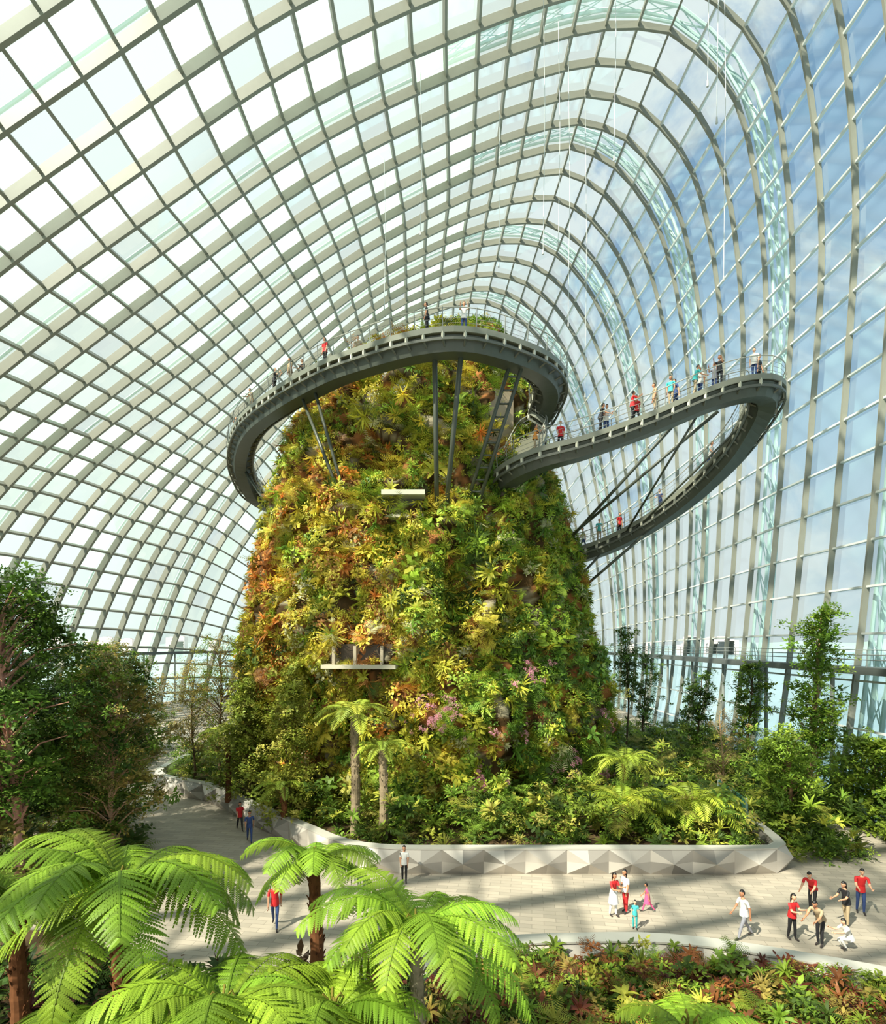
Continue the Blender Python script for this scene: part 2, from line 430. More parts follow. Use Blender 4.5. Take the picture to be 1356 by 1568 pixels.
k&=~near(P,-2.3,18.7,1.3,.7); k&=~near(P,-3.1,26.6,.9,1.5); k&=~near(P,3.4,24.8,.9,2.3)
k&=~near(P,-4.6,9.8,1.9,.55); k&=~near(P,-5.2,13.6,.6,.9)
P=P[k];Nn=Nn[k];th=th[k];crev=crev[k]
warm=np.clip(-(P[:,0]+1)/13,-.5,.4)*.8+.12*np.sin(P[:,2]*.5)+np.interp(P[:,2],[0,8,20,30],[-.25,.02,.08,.22])
for (wx,wz,wr,wa) in ((-12,15.5,1.8,.7),(-10.5,11.5,2.0,.6),(-8,20,1.8,.3),(0,23,1.5,.4),(-1,9.5,2.5,.3),(3,13,3,.3),(-4,13,2.4,.3)):
    warm=warm+wa*np.exp(-((P[:,0]-wx)**2+(P[:,2]-wz)**2)/wr**2)
cols=mcol(P,warm)
cush=np.clip(snoise(P,2.6,41),0,1)
Z=norm(Nn+np.array([0,0,.35])+rng.normal(size=P.shape)*.35)
sz=rng.uniform(.26,.62,len(P))*np.clip(.7+.03*(30-P[:,2]),.75,1.15)
sz=np.where(rng.random(len(P))<.06,sz*1.9,sz)
b=Buf(); scatter(b,P+Nn*(.02+.6*cush[:,None]),Z,sz,cols,ALL,0,[.12,.11,.12,.17,.10,.2,.11,.07])
nh=1200; hz_=rng.uniform(4,32,nh); ht=rng.uniform(math.pi*.98,math.pi*2.02,nh); HP=mount(ht,hz_); HN=mount_n(ht,hz_)
scatter(b,HP+HN*.45,norm(HN*.5+[0,0,-1.]),rng.uniform(.5,1.2,nh),mcol(HP,np.full(nh,.25)),[TR[2],TF[0]])
cl=np.array([[2.6,1.56*math.pi],[5.4,1.62*math.pi],[5.2,1.82*math.pi],[3.2,1.72*math.pi],[6.4,1.52*math.pi],[2.4,1.80*math.pi],[8.6,1.67*math.pi]]); nfw=230
ci=rng.integers(0,7,nfw); fz=cl[ci,0]+rng.normal(size=nfw)*.35; ft=cl[ci,1]+rng.normal(size=nfw)*.04
FP=mount(ft,fz); FN=mount_n(ft,fz)
scatter(b,FP+FN*.9,norm(FN+[0,0,.3]),rng.uniform(.12,.28,nfw),np.tile(C(232,160,176),(nfw,1))*rng.uniform(.7,1.15,(nfw,1)),[TB[2]])
b.build('epiphyte_plants',[M_leaf],parent=mountain)
b=Buf()
def conc(c,s,rot=0,col=C(176,168,148)):
    V,F=box(c,s,rot); b.add(V,F,col)
fy=ysurf(-2.3,18.6)
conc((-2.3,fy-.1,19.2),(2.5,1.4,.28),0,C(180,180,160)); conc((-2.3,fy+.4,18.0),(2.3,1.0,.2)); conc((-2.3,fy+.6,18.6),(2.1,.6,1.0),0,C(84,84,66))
fy=ysurf(3.4,24.8); conc((3.5,fy-.2,24.9),(1.9,1.6,4.8),.5,C(170,152,124)); conc((3.45,fy-1.0,25.2),(.5,.1,3.6),.5,C(134,120,98))
fy=ysurf(-3.1,26.6); conc((-3.1,fy+.1,26.7),(1.5,.7,2.9),-.15,C(200,206,200)); conc((-3.1,fy-.3,25.4),(1.9,.8,.2),-.15,C(150,140,116))
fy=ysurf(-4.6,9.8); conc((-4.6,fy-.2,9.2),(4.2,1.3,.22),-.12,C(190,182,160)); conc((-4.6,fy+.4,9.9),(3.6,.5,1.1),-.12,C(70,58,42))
for xx in (-6.1,-4.9,-3.4): conc((xx,fy-.2,9.8),(.16,.3,1.1),-.12,C(160,148,126))
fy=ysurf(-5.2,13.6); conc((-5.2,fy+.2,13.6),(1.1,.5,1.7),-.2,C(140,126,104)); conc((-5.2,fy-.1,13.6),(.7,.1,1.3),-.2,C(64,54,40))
b.build('concrete_openings',[M_conc],parent=mountain)

# ================================================================== SKYWALKS
def walkway(name,pts,w=2.0,trim=0):
    e=empty(name)
    P=resample(catmull(pts,14),step=.45); n=len(P); up=np.tile([0,0,1.],(n,1))
    b=Buf()
    V,F=sweep(P,up,[(-w/2,-.08),(w/2,-.08),(w/2,.06),(-w/2,.06)]); b.add(V,F,C(96,96,84))
    V,F=sweep(P,up,[(-.45,-.85),(.45,-.85),(.75,-.12),(-.75,-.12)]); b.add(V,F,C(74,78,70))   # box girder
    for sd in (-1,1):
        V,F=sweep(P,up,[(sd*w/2-.05,-.12),(sd*w/2+.05,-.12),(sd*w/2+.05,.18),(sd*w/2-.05,.18)]); b.add(V,F,C(118,120,108))
        V,F=sweep(P,up,[(sd*w/2-.05,-.50),(sd*w/2+.05,-.50),(sd*w/2+.05,-.36),(sd*w/2-.05,-.36)]); b.add(V,F,C(90,92,84))
    T=tangents(P); Sd=norm(np.cross(T,up))
    for i in range(0,n,2):
        for sd in (-1,1):
            a=P[i]+Sd[i]*sd*.55+[0,0,-.6]; c=P[i]+Sd[i]*sd*(w/2-.02)+[0,0,-.42]; c2=P[i]+Sd[i]*sd*(w/2-.02)+[0,0,-.08]
            V,F=tube([a,c],.06,4); b.add(V,F,C(100,100,90))
            V,F=tube([c,c2],.09,4); b.add(V,F,C(196,194,176))
    b.build('deck_girder',[M_deck],parent=e)
    b=Buf()
    for sd in (-1,1):
        E=P+Sd*sd*w/2
        V,F=tube(E+[0,0,1.15],.03,5); b.add(V,F,C(160,160,150))
        for zq in (.35,.6,.85): 
            V,F=tube(E+[0,0,zq],.012,4); b.add(V,F,C(140,142,138))
        for i in range(0,n,3):
            V,F=tube([E[i]+[0,0,.1],E[i]+Sd[i]*sd*.08+[0,0,1.15]],.025,4); b.add(V,F,C(130,132,126))
    b.build('railings',[M_deck],parent=e)
    return P,Sd,e
P1,S1,w1=walkway('summit_skywalk',[(-9,53,22.6),(-13.5,55.6,23),(-16.9,54,23.9),(-17.3,51,25.2),(-16.6,48.2,26.3),(-14.2,43.5,26.7),(-10.7,39,26.7),(-7,35.5,26.8),(-4.3,33.4,26.7),(-1.3,31.6,26.6),(1.1,31,26.5),(3.5,31.9,26.4),(5.5,33.6,26.4),(6.6,36,26.4),(6.5,38.3,25.8),(6.0,38.6,24.4),(5.2,37.2,22.6),(4.7,36,21.4)],2.0)
P2,S2,w2=walkway('cloud_skywalk',[(4.0,38.4,20.7),(4.1,35.8,20.9),(5.6,33.9,21.3),(8.3,33.2,21.9),(11.8,32.9,23.1),(15,32.4,24.3),(17.1,32.2,24.7),(18.2,33.0,24.6),(18.3,34.4,23.7),(17.7,36.2,22.2),(16.1,39,20.3),(13.4,41.6,18.5),(10.4,43.6,17.4),(7.8,44.4,17.2)],1.8)
b=Buf()
def strut(a,c,r=.13,col=C(72,76,66)):
    V,F=tube([np.array(a,float),np.array(c,float)],r,8); b.add(V,F,col)
strut((-8.9,37.2,26),(-5.9,35.6,18.6),.1); strut((-7.9,36.3,26),(-5.7,35.6,18.6),.1)
strut((-.45,31.6,25.9),(-.35,35.6,17.2),.14); strut((.95,31.2,25.8),(.05,35.6,17.2),.14)
for dx in (0,.7):
    strut((3.6+dx,32.3,25.6),(1.2+dx,35.8,18.2),.11)
for t in np.linspace(.05,.9,11):
    a=np.array([3.6,32.3,25.6])*(1-t)+np.array([1.2,35.8,18.2])*t; strut(a,a+[.7,0,0],.06)
strut((-14.6,55,22.6),(-10.0,50,15)); strut((-17,50,25.4),(-11.0,47,17))
for t in (0,1):
    strut((16.0-t*2.2,34.2+.2*t,24.0-.4*t),(8.0,42,17.2-t*.4),.10)
strut((15,40,19),(9.0,43,13.5),.10); strut((12,42.2,17.6),(9.0,44,14.2),.09)
strut((17.5,34.5,23.3),(13.2,41,18.2),.07); strut((14.5,33.2,23.6),(12.8,40.8,18.4),.07)
b.build('support_struts',[M_deck],smooth=True,parent=w1)

# ================================================================== PARAPETS & PLANTERS
def parapet(name,pts,h=1.25,z0=0,cap=.5,seed=0,parent=None):
    r=np.random.default_rng(seed); P=resample(catmull(pts,14),step=.95); n=len(P)
    P3=np.c_[P,np.zeros(n)]; T=tangents(P3); Sd=np.cross(T,[0,0,1.])
    b=Buf()
    for sd in (-1,1):
        off=[.22+.0*np.arange(n), .22+.34*(np.arange(n)%2), .22+0*np.arange(n)]
        zs=[z0,z0+h*.5,z0+h]
        R=[P3+Sd*sd*off[k][:,None]+[0,0,zs[k]] for k in range(3)]
        for i in range(n-1):
            m0=R[1][i]; m1=R[1][i+1]
            tr=[(R[0][i],R[0][i+1],m0 if i%2 else m1),(m0,m1,R[0][i] if not i%2 else R[0][i+1]),(R[2][i],R[2][i+1],m0 if i%2 else m1),(m0,m1,R[2][i] if not i%2 else R[2][i+1])]
            for t in tr:
                b.add(np.array(t),np.array([[0,1,2]]),C(184,176,166)*r.uniform(.45,1.2))
    V,F=sweep(P3+[0,0,z0+h],np.tile([0,0,1.],(n,1)),[(-cap/2,0),(cap/2,0),(cap/2,.06),(-cap/2,.06)]); b.add(V,F,C(186,182,172))
    for e_ in (0,n-1):
        V,F=box(P3[e_]+[0,0,z0+h/2],(.5,.5,h),math.atan2(T[e_][1],T[e_][0])); b.add(V,F,C(186,182,172))
    return b.build(name,[M_conc])
wallpts=[(-21.5,52),(-20.8,43),(-15.4,39),(-10.5,33.8),(-7.0,30.2),(-4.8,28),(-2.6,27.1),(1,27),(8,27),(14.6,27),(15.8,27.6),(16.4,31),(17.2,36)]
parapet('faceted_parapet',wallpts,1.1,0,.5,1)
nearw=[(-1.2,14.6),(-.9,16.6),(0,18.2),(2.1,18.9),(4.7,19.1),(6.8,19.1),(8.8,18.7),(10.5,18.1),(12.9,17.1),(16,15.5),(21,12.5)]
parapet('faceted_parapet',nearw,.9,0,.6,2)
b=Buf(); V,F=box((16.35,33.3,1.2),(.06,4.6,2.1),-.13); b.add(V,F,C(70,130,110)); 
for yy in (31.1,33.3,35.5):
    V,F=box((16.35-(33.3-yy)*.13,yy,1.2),(.1,.1,2.2),-.13); b.add(V,F,C(200,205,200))
b.build('glass_screen',[M_conc])
def bed(name,pts,z,h=0):
    P=resample(catmull(pts,10),step=1.0); n=len(P); c=P.mean(0)
    V=np.vstack([np.c_[P,np.full(n,z)],[[c[0],c[1],z+h]],np.c_[P,np.full(n,-.02)]]); b=Buf(); i=np.arange(n-1)
    b.add(V,[np.stack([i,i+1,np.full(n-1,n)],-1),np.array([[n-1,0,n]]),np.stack([i,n+1+i,n+2+i,i+1],-1)])
    return b.build(name,[M_soil])
bed('planting_bed',[(-21.3,50),(-20.4,43.2),(-15.1,39.4),(-10.2,34.2),(-6.8,30.6),(-4.6,28.4),(-2.6,27.4),(1,27.3),(8,27.3),(14.4,27.3),(15.4,27.9),(16.1,31),(16.9,36),(16.9,44),(15.5,52),(6,62),(-12,62),(-21,50.5)],.75)
bed('planting_bed',[(-24,8),(-24,18),(-14,20.5),(-8,17),(-3,16.2),(-1.2,16.4),(0,17.9),(2.1,18.6),(4.7,18.8),(6.8,18.8),(8.8,18.4),(10.5,17.8),(12.9,16.8),(16,15.2),(20,12.5),(20,8),(-23,8)],.5)

def veg(name,N,rx,ry,z,sz,cols,temps=ALL,mask=None,hz=0,probs=None):
    P=np.stack([rng.uniform(*rx,N),rng.uniform(*ry,N),np.zeros(N)],1)
    if mask is not None: P=P[mask(P)]
    N=len(P); P[:,2]=z+rng.uniform(0,1,N)**2*hz
    Z=norm(np.array([0,-.15,1.])+rng.normal(size=P.shape)*.25)
    c=np.array(cols)[rng.integers(0,len(cols),N)]*rng.uniform(.6,1.3,(N,1))
    b=Buf(); scatter(b,P,Z,rng.uniform(*sz,N),c,temps,0,probs); return b.build(name,[M_leaf])
def ynear(x): return np.interp(x,[p[0] for p in nearw[1:]],[p[1] for p in nearw[1:]])
GR=[C(116,146,56),C(152,174,66),C(92,118,48),C(176,178,74),C(126,154,60)]
veg('foreground_bromeliads',2500,(-1,18),(11,19),.5,(.28,.52),[C(132,156,54),C(168,166,66),C(96,118,44),C(142,160,58),C(74,94,38),C(146,92,54),C(112,60,44),C(164,144,74),C(116,146,50)],mask=lambda P:P[:,1]<ynear(P[:,0])-.55,hz=.6)
veg('foreground_undergrowth',2200,(-18,-.8),(10,17.5),.5,(.35,.75),[C(74,96,42),C(60,82,36),C(92,70,46),C(104,60,50),C(96,126,50)],mask=lambda P:(P[:,1]<16.5)|(P[:,0]<-9),hz=1.0)
def inbed(P):
    d=np.hypot(P[:,0]+1.2,P[:,1]-MY); 
    lx=np.interp(P[:,1],[27.6,28.2,30.2,33.8,39,43,50],[-2,-4.2,-6.4,-9.9,-14.8,-20.0,-20.8]); rx=np.interp(P[:,1],[27,31,36,44,52],[15,15.8,16.6,16.6,15.2])
    return (d>11.5)&(P[:,0]>lx)&(P[:,0]<rx)&(P[:,1]>27.7)
veg('mountain_base_shrubs',5800,(-21,17),(27.5,54),.75,(.35,.85),GR+[C(166,160,78),C(70,90,40)],mask=inbed,hz=2.1)
def rmask(P): return (P[:,0]>np.interp(P[:,1],[28,36,44,60],[17,18,17.8,14]))&(P[:,0]<np.interp(P[:,1],[28,34,40,60],[20.5,21,25,26]))
veg('perimeter_shrubs',3200,(14,26),(28,62),.0,(.4,.85),GR+[C(70,90,40)],mask=rmask,hz=2.6)
veg('perimeter_shrubs',700,(23,26.3),(24,44),.0,(.4,.85),GR[:3],hz=3.2)
veg('perimeter_shrubs',3800,(-45,-15),(22,60),.0,(.5,1.0),[C(98,122,50),C(84,106,44),C(122,142,58),C(142,134,68)],mask=lambda P:P[:,0]<np.interp(P[:,1],[22,30,34,40,60],[-12,-14.5,-18,-24,-27]),hz=3.4)

# ================================================================== TREES
def tree(name,base,H,r,cols,n=60,cs=.35,leafs=(.5,.9),trunk=C(120,96,74),tr=.16,lean=(0,0),temps=TB,shape=1.0,extra=2.0):
    b=Buf(); base=np.array(base,float); tip=base+np.array([lean[0],lean[1],H*.95])
    t=np.linspace(0,1,9)[:,None]; path=base*(1-t)+tip*t+np.c_[np.sin(t*5+H)*.15,np.cos(t*4)*.15-.15,0*t]*np.minimum(1,t*3)
    V,F=tube(path,tr*(1-.75*t[:,0]),8); b.add(V,F,trunk,1)
    P=[]
    for i in range(n):
        s=rng.uniform(cs,1.0)
        q=(s-cs)/(1-cs); rad=r*(math.sin(math.pi*(.12+.83*q))**.6 if shape==1 else (1-q)**.8*.95+.08)*rng.uniform(.45,1)
        a=rng.uniform(0,6.283); o=np.array([np.interp(max(0,s-.12),t[:,0],path[:,k]) for k in range(3)])
        e=np.array([np.interp(s,t[:,0],path[:,k]) for k in range(3)])+np.array([math.cos(a)*rad,math.sin(a)*rad,rng.uniform(-.3,.4)])
        m=(o+e)/2+[0,0,.15*rad]
        if i%2==0:
            V,F=tube([o,m,e],[tr*.28,tr*.18,tr*.07],5,False); b.add(V,F,trunk*.9,1)
        P.append(e)
        for _ in range(int(extra)): P.append(e+rng.normal(size=3)*[.45,.45,.3])
        if rng.random()<.6: P.append(m+rng.normal(size=3)*.25)
    P=np.array(P); N=len(P); c=np.array(cols)[rng.integers(0,len(cols),N)]*rng.uniform(.6,1.3,(N,1))
    scatter(b,P,norm(np.array([0,0,1.])+rng.normal(size=(N,3))*.4),rng.uniform(*leafs,N),c,temps)
    return b.build(name,[M_leaf,M_bark])
DG=[C(94,124,50),C(112,142,56),C(78,102,44)]; MG=[C(130,158,60),C(112,140,54),C(154,176,68)]; BR=[C(158,144,74),C(140,138,70),C(172,150,86)]
tree('broadleaf_tree',(-16.9,23.5,.4),13.2,3.2,DG,170,.34,(.4,.75),C(190,140,120),.2,(-.6,0),temps=TB+TFINE)
tree('broadleaf_tree',(-20.5,27,.0),12,3.8,DG,170,.22,(.4,.85),C(150,110,90),.22,temps=TB+TFINE)
tree('broadleaf_tree',(-15.2,27.0,.0),10,2.6,DG+BR+MG[:1],140,.2,(.35,.65),C(200,160,130),.15,(.3,0),temps=TB+TFINE)
tree('broadleaf_tree',(-17.9,30.5,.0),10.6,2.8,BR+MG,130,.2,(.35,.65),C(180,150,120),.14,temps=TB+TFINE)
tree('broadleaf_tree',(-20.5,36,.0),10.8,3.0,BR+DG,120,.2,(.35,.7),C(180,150,120),.14,temps=TB+TFINE)
tree('slender_tree',(-14.6,38.6,.75),10.6,2.4,BR+MG[:1],110,.3,(.3,.55),C(130,106,86),.12,temps=TFINE)
tree('slender_tree',(-17.5,41.5,.75),8.6,2.1,BR,90,.25,(.3,.55),C(110,90,70),.10,temps=TFINE)
tree('conical_tree',(-8.5,32.8,.75),8.7,2.1,[C(176,178,76),C(150,162,66),C(190,184,90)],140,.06,(.32,.55),C(110,90,70),.12,shape=2)
tree('conical_tree',(-11.9,36.2,.75),7.6,2.3,[C(160,164,76),C(138,154,64)],120,.06,(.35,.6),C(110,90,70),.12,shape=2)
tree('columnar_tree',(20.2,33,.0),12.8,1.25,[C(120,156,58),C(146,172,68),C(98,130,50)],90,.3,(.35,.65),C(160,130,104),.14,(1.0,0))
tree('columnar_tree',(18.4,31.5,.0),6,1.7,MG,80,.12,(.35,.6),C(140,110,84),.12)
tree('columnar_tree',(23.4,45,.0),9.3,1.2,MG+DG,60,.2,(.35,.6),C(110,90,70),.12)
tree('columnar_tree',(19.6,45,.0),8.2,1.2,DG,50,.25,(.35,.6),C(110,90,70),.12)
tree('slender_tree',(17.9,38,.0),6.2,1.5,[C(190,160,106),C(160,150,86)],50,.35,(.2,.38),C(180,150,120),.09,temps=TFINE)
tree('columnar_tree',(16.2,52,.0),12.3,1.0,DG,45,.45,(.35,.55),C(100,84,70),.1)
tree('columnar_tree',(18.4,54,.0),10,1.1,DG,40,.4,(.35,.55),C(100,84,70),.1)
tree('broadleaf_tree',(24.6,34,.0),4.8,1.9,MG,70,.15,(.4,.8),C(120,100,80),.12)

# ================================================================== TREE FERNS
def frond_template(L=1.0,el=.9,dr=1.7,npin=34,det=11,seed=0,W=.205):
    r=np.random.default_rng(seed); parts=[];tn=[]
    s=np.linspace(0,1,npin+3); e=el-dr*s**1.1; ds=L/(npin+2)
    pos=np.zeros((npin+3,3))
    for i in range(1,npin+3): pos[i]=pos[i-1]+np.array([math.cos(e[i]),0,math.sin(e[i])])*ds
    V=[];
    for i,p in enumerate(pos):
        w=.010*(1-.8*s[i]); V+= [p+[0,-w,.004],p+[0,w,.004]]
    V=np.array(V); parts.append((V,np.array([[2*i,2*i+2,2*i+3,2*i+1] for i in range(len(pos)-1)]))); tn.append(.65)
    for i in range(3,npin+3):
        t=np.array([math.cos(e[i]),0,math.sin(e[i])]); up=np.array([-math.sin(e[i]),0,math.cos(e[i])])
        q=(i-3)/(npin-1); pl=L*W*(math.sin(math.pi*(.18+.78*q))**.7)+.015*L
        for sd in (-1,1):
            d=norm(np.array([0,sd,0])+t*(.25+.55*q)-up*.14+r.normal(size=3)*.06)
            if det<=1:
                side=norm(t-d*(t@d))*ds*.42
                V=np.array([pos[i]-side*.5,pos[i]+d*pl*.45-side,pos[i]+d*pl-up*.14*pl,pos[i]+d*pl*.45+side]); parts.append((V,np.array([[0,1,2,3]]))); tn.append(r.uniform(.7,1.2)); continue
            side0=norm(t-d*(t@d)); tt=r.uniform(.65,1.2)
            VV=[];FF=[];n0=0
            nd=det
            for k in range(nd):
                f0=(k)/nd; f1=(k+1.0)/nd; fm=(f0+f1)/2
                a0=pos[i]+d*pl*f0-up*.25*pl*f0*f0; a1=pos[i]+d*pl*f1-up*.25*pl*f1*f1
                ln=ds*.45*(1-fm**2.2)+.0025*L
                for s2 in (-1,1):
                    tipv=side0*s2*ln+d*ln*.45-up*.32*ln
                    VV+=[a0,a1,a1+tipv*.95,a0*.7+a1*.3+tipv]
                    FF.append([n0,n0+1,n0+2,n0+3]); n0+=4
            parts.append((np.array(VV),np.array(FF))); tn.append(tt)
    return combine(parts,tn)
FT_hi=[frond_template(1,.95,1.75,30,11,1),frond_template(1,.65,1.7,30,11,2),frond_template(1,1.2,1.9,29,11,3),frond_template(1,.25,1.5,29,11,4),frond_template(1,.0,1.2,29,11,9)]
FT_lo=[frond_template(1,.8,1.6,22,1,5),frond_template(1,.45,1.5,22,1,6),frond_template(1,1.1,1.9,22,1,7)]
def treefern(name,crown,z0,L,n=17,hi=True,col=C(118,168,46),tr=.16,trunkcol=C(116,76,50)):
    b=Buf(); c=np.array(crown,float)
    h=c[2]-z0
    k=max(4,int(h/.25)); t=np.linspace(0,1,k)
    path=np.stack([c[0]+.12*np.sin(t*3)*(1-t),c[1]+.1*np.cos(t*2.5)*(1-t),z0+h*t],1)
    R=tr*(1.25-.35*t)*(1+.10*(np.arange(k)%2))
    V,F=tube(path,R,12); b.add(V,F,trunkcol,1)
    m=int(h*26); q=rng.uniform(.1,1,m); a=rng.uniform(0,6.28,m)
    for i in range(m):
        p=np.array([np.interp(q[i],t,path[:,j]) for j in range(3)])+np.array([math.cos(a[i]),math.sin(a[i]),0])*tr
        V,F=tube([p,p+np.array([math.cos(a[i])*.07,math.sin(a[i])*.07,.13])],[.03,.012],4); b.add(V,F,trunkcol*rng.uniform(.5,1.3),1)
    T=FT_hi if hi else FT_lo
    for i in range(n):
        az=i*2.39996+rng.uniform(-.15,.15); v=i%len(T); s=L*rng.uniform(.85,1.1)
        ca,sa=math.cos(az),math.sin(az); Rm=np.array([[ca,-sa,0],[sa,ca,0],[0,0,1]])*s
        b.inst(T[v],Rm[None],(c+np.array([ca,sa,0])*tr*.5)[None],(col*rng.uniform(.7,1.25)*np.array([rng.uniform(.95,1.2),1,1]))[None])
    for i in range(4): # fiddleheads
        az=i*1.7; p=c+[math.cos(az)*.08,math.sin(az)*.08,0]
        V,F=tube([p,p+[0,0,.3],p+[math.cos(az)*.08,math.sin(az)*.08,.4],p+[math.cos(az)*.12,math.sin(az)*.12,.32]],[.03,.025,.02,.015],6); b.add(V,F,C(120,110,50),1)
    return b.build(name,[M_leaf,M_bark])
FG=C(134,170,54)
treefern('tree_fern',(-.55,12,4.6),.5,2.65,23,col=FG*1.1,tr=.13,trunkcol=C(150,140,120))
treefern('tree_fern',(-3.5,16,4.5),.5,2.15,18,col=FG*1.05)
treefern('tree_fern',(-6.6,12,5.5),.5,2.95,24,col=FG*.88)
treefern('tree_fern',(-3.75,10,4.2),.5,2.5,21,col=FG*.95)
treefern('tree_fern',(-2.0,10.6,3.8),.5,2.2,18,col=FG)
treefern('tree_fern',(-6.3,9.6,3.7),.5,2.1,17,col=FG*.7)
treefern('tree_fern',(4.8,11.4,2.9),.5,1.7,18,col=FG*1.1)
treefern('tree_fern',(-9.8,13.5,4.5),.5,2.8,18,col=FG*.6)
treefern('tree_fern',(-4.5,29.8,6.9),.75,2.2,17,False,C(170,184,74),.19,C(140,124,100))
treefern('tree_fern',(-3.0,29.2,5.3),.75,1.6,15,False,C(160,178,70),.19,C(140,124,100))
treefern('tree_fern',(-13.2,36.0,4.9),.75,2.0,16,False,C(150,168,70),.14)
treefern('tree_fern',(10.5,34,3.6),.75,2.2,17,False,C(166,186,72),.14)
treefern('tree_fern',(9.3,30.2,2.2),.75,2.7,20,False,C(168,188,68),.16)
treefern('tree_fern',(12.9,30.2,2.2),.75,2.7,20,False,C(168,188,68),.16)
treefern('tree_fern',(-8.6,31.6,2.8),.75,1.6,15,False,C(150,172,68),.14)

# ================================================================== PEOPLE
_mc={}
def cm(kind,col,rough=.7):
    k=(kind,)+tuple(np.round(col,3))
    if k not in _mc: _mc[k]=mat_plain(kind,col,rough,0,.08,12)
    return _mc[k]
def sph(c,r,nu=10,nv=8):
    u=np.arange(nu)*2*np.pi/nu; v=np.linspace(0.001,np.pi-.001,nv)
    V=np.array([[math.sin(b_)*math.cos(a_),math.sin(b_)*math.sin(a_),math.cos(b_)] for b_ in v for a_ in u])
    i=np.arange(nv-1)[:,None]; j=np.arange(nu)[None]
    F=np.stack([i*nu+j,(i+1)*nu+j,(i+1)*nu+(j+1)%nu,i*nu+(j+1)%nu],-1).reshape(-1,4)
    return V*np.array(r)+np.array(c),F
POSE={'stand':(2,4,3,-4,4,4,14,-4,16,0),'walk':(5,24,8,-20,16,-22,16,20,22,2),'bend':(36,14,18,4,10,48,25,40,30,10),
 'crouch':(22,96,128,84,124,62,30,50,60,10),'lean':(12,6,6,-6,8,34,55,30,50,8),'carry':(3,6,4,-5,5,28,85,24,80,6),'photo':(2,4,3,-4,4,55,95,52,90,-4),'reach':(4,8,6,-6,6,80,15,-4,22,-4)}
SK=[C(206,150,118),C(186,130,98),C(222,172,140)]
def human(name,loc,face,h,pose,shirt,pants,hair=C(28,22,20),longh=False,skirt=False,woman=False,sleeve=True):
    ln,tL,kL,tR,kR,sL,eL,sR,eR,hp=[math.radians(x) for x in POSE[pose]]
    d=lambda a,y=0: np.array([math.sin(a),y,-math.cos(a)])
    sh=.165 if woman else .19
    J=[];B=[];Rd=[];lab=[]
    def jn(p,r): J.append(np.array(p,float)); Rd.append(r); return len(J)-1
    tu=np.array([math.sin(ln),0,math.cos(ln)])
    pel=jn((0,0,0),(.125,.10)); 
    sp=jn(tu*.16,(.12 if woman else .135,.095)); ch=jn(tu*.36,(.145 if woman else .165,.11)); nb=jn(tu*.47,(.07,.06)); nk=jn(tu*.55+[.01,0,0],(.05,.05))
    B+= [(pel,sp,'s'),(sp,ch,'s'),(ch,nb,'s'),(nb,nk,'k')]
    hands=[]
    for sd,ta,kn,sa,ea in ((1,tL,kL,sL,eL),(-1,tR,kR,sR,eR)):
        hip=jn((0,.085*sd,-.05),(.09,.09)); knee_p=J[hip]+d(ta)*.40; kn_=jn(knee_p,(.058,.058)); 
        cf=jn(knee_p+d(ta-kn)*.16,(.056,.056)); an=jn(knee_p+d(ta-kn)*.41,(.038,.038))
        to=jn(J[an]+[.15,.02*sd,-.05],(.036,.03)); B+=[(pel,hip,'p'),(hip,kn_,'p'),(kn_,cf,'p'),(cf,an,'p'),(an,to,'f')]
        so=jn(tu*.43+[0,sh*sd,0],(.062,.062)); el=jn(J[so]+d(sa,.06*sd)*.28,(.042,.042)); wr=jn(J[el]+d(sa+ea,-.06*sd)*.24,(.026,.026)); pm=jn(J[wr]+d(sa+ea,-.06*sd)*.075,(.036,.018))
        B+=[(ch,so,'s'),(so,el,'s' if sleeve else 'k'),(el,wr,'k'),(wr,pm,'k')]
        hands.append((pm,d(sa+ea,-.06*sd),sd))
    J=np.array(J); zmin=min(J[b_[0]][2] for b_ in B if b_[2]=='f')-.075; zmin=min(zmin,min(J[b_[1]][2] for b_ in B if b_[2]=='f')-.03)
    me=bpy.data.meshes.new('sk'); me.from_pydata([tuple(p) for p in J],[(a,c) for a,c,_ in B],[]); 
    o=bpy.data.objects.new('sk',me); sc.collection.objects.link(o)
    sk=o.modifiers.new('s','SKIN'); sk.branch_smoothing=.6
    for i,v in enumerate(me.skin_vertices[0].data): v.radius=Rd[i]; v.use_root=(i==0)
    ss=o.modifiers.new('u','SUBSURF'); ss.levels=1; ss.render_levels=1
    dg=bpy.context.evaluated_depsgraph_get(); ev=o.evaluated_get(dg); m2=bpy.data.meshes.new_from_object(ev)
    nv=len(m2.vertices); V=np.zeros(nv*3,np.float32); m2.vertices.foreach_get('co',V); V=V.reshape(-1,3).astype(float)
    polys=[list(p.vertices) for p in m2.polygons]
    bpy.data.objects.remove(o); bpy.data.meshes.remove(m2)
    buf=Buf(); mi={'k':0,'s':1,'p':2,'f':3,'h':4}
    A=J[[b_[0] for b_ in B]]; Bv=J[[b_[1] for b_ in B]]; labs=[b_[2] for b_ in B]
    groups={}
    for p in polys:
        c=V[p].mean(0); ab=Bv-A; t=np.clip(((c-A)*ab).sum(1)/(ab*ab).sum(1),0,1); dd=np.linalg.norm(A+ab*t[:,None]-c,axis=1); k=int(dd.argmin()); l=labs[k]
        if l=='s' and B[k][0]!=pel and B[k][0]!=sp and B[k][0]!=ch and t[k]>.75: l='k'
        groups.setdefault((mi[l],len(p)),[]).append(p)
    base=buf.n
    buf.V.append(V); buf.C.append(np.ones((nv,3))); buf.n+=nv
    for (mm,k),ps in groups.items():
        if k in (3,4): buf.F[k].append(np.array(ps)+base); buf.M[k].append(np.full(len(ps),mm,int))
    hem=.24 if skirt else .1
    rb=.2 if skirt else .155
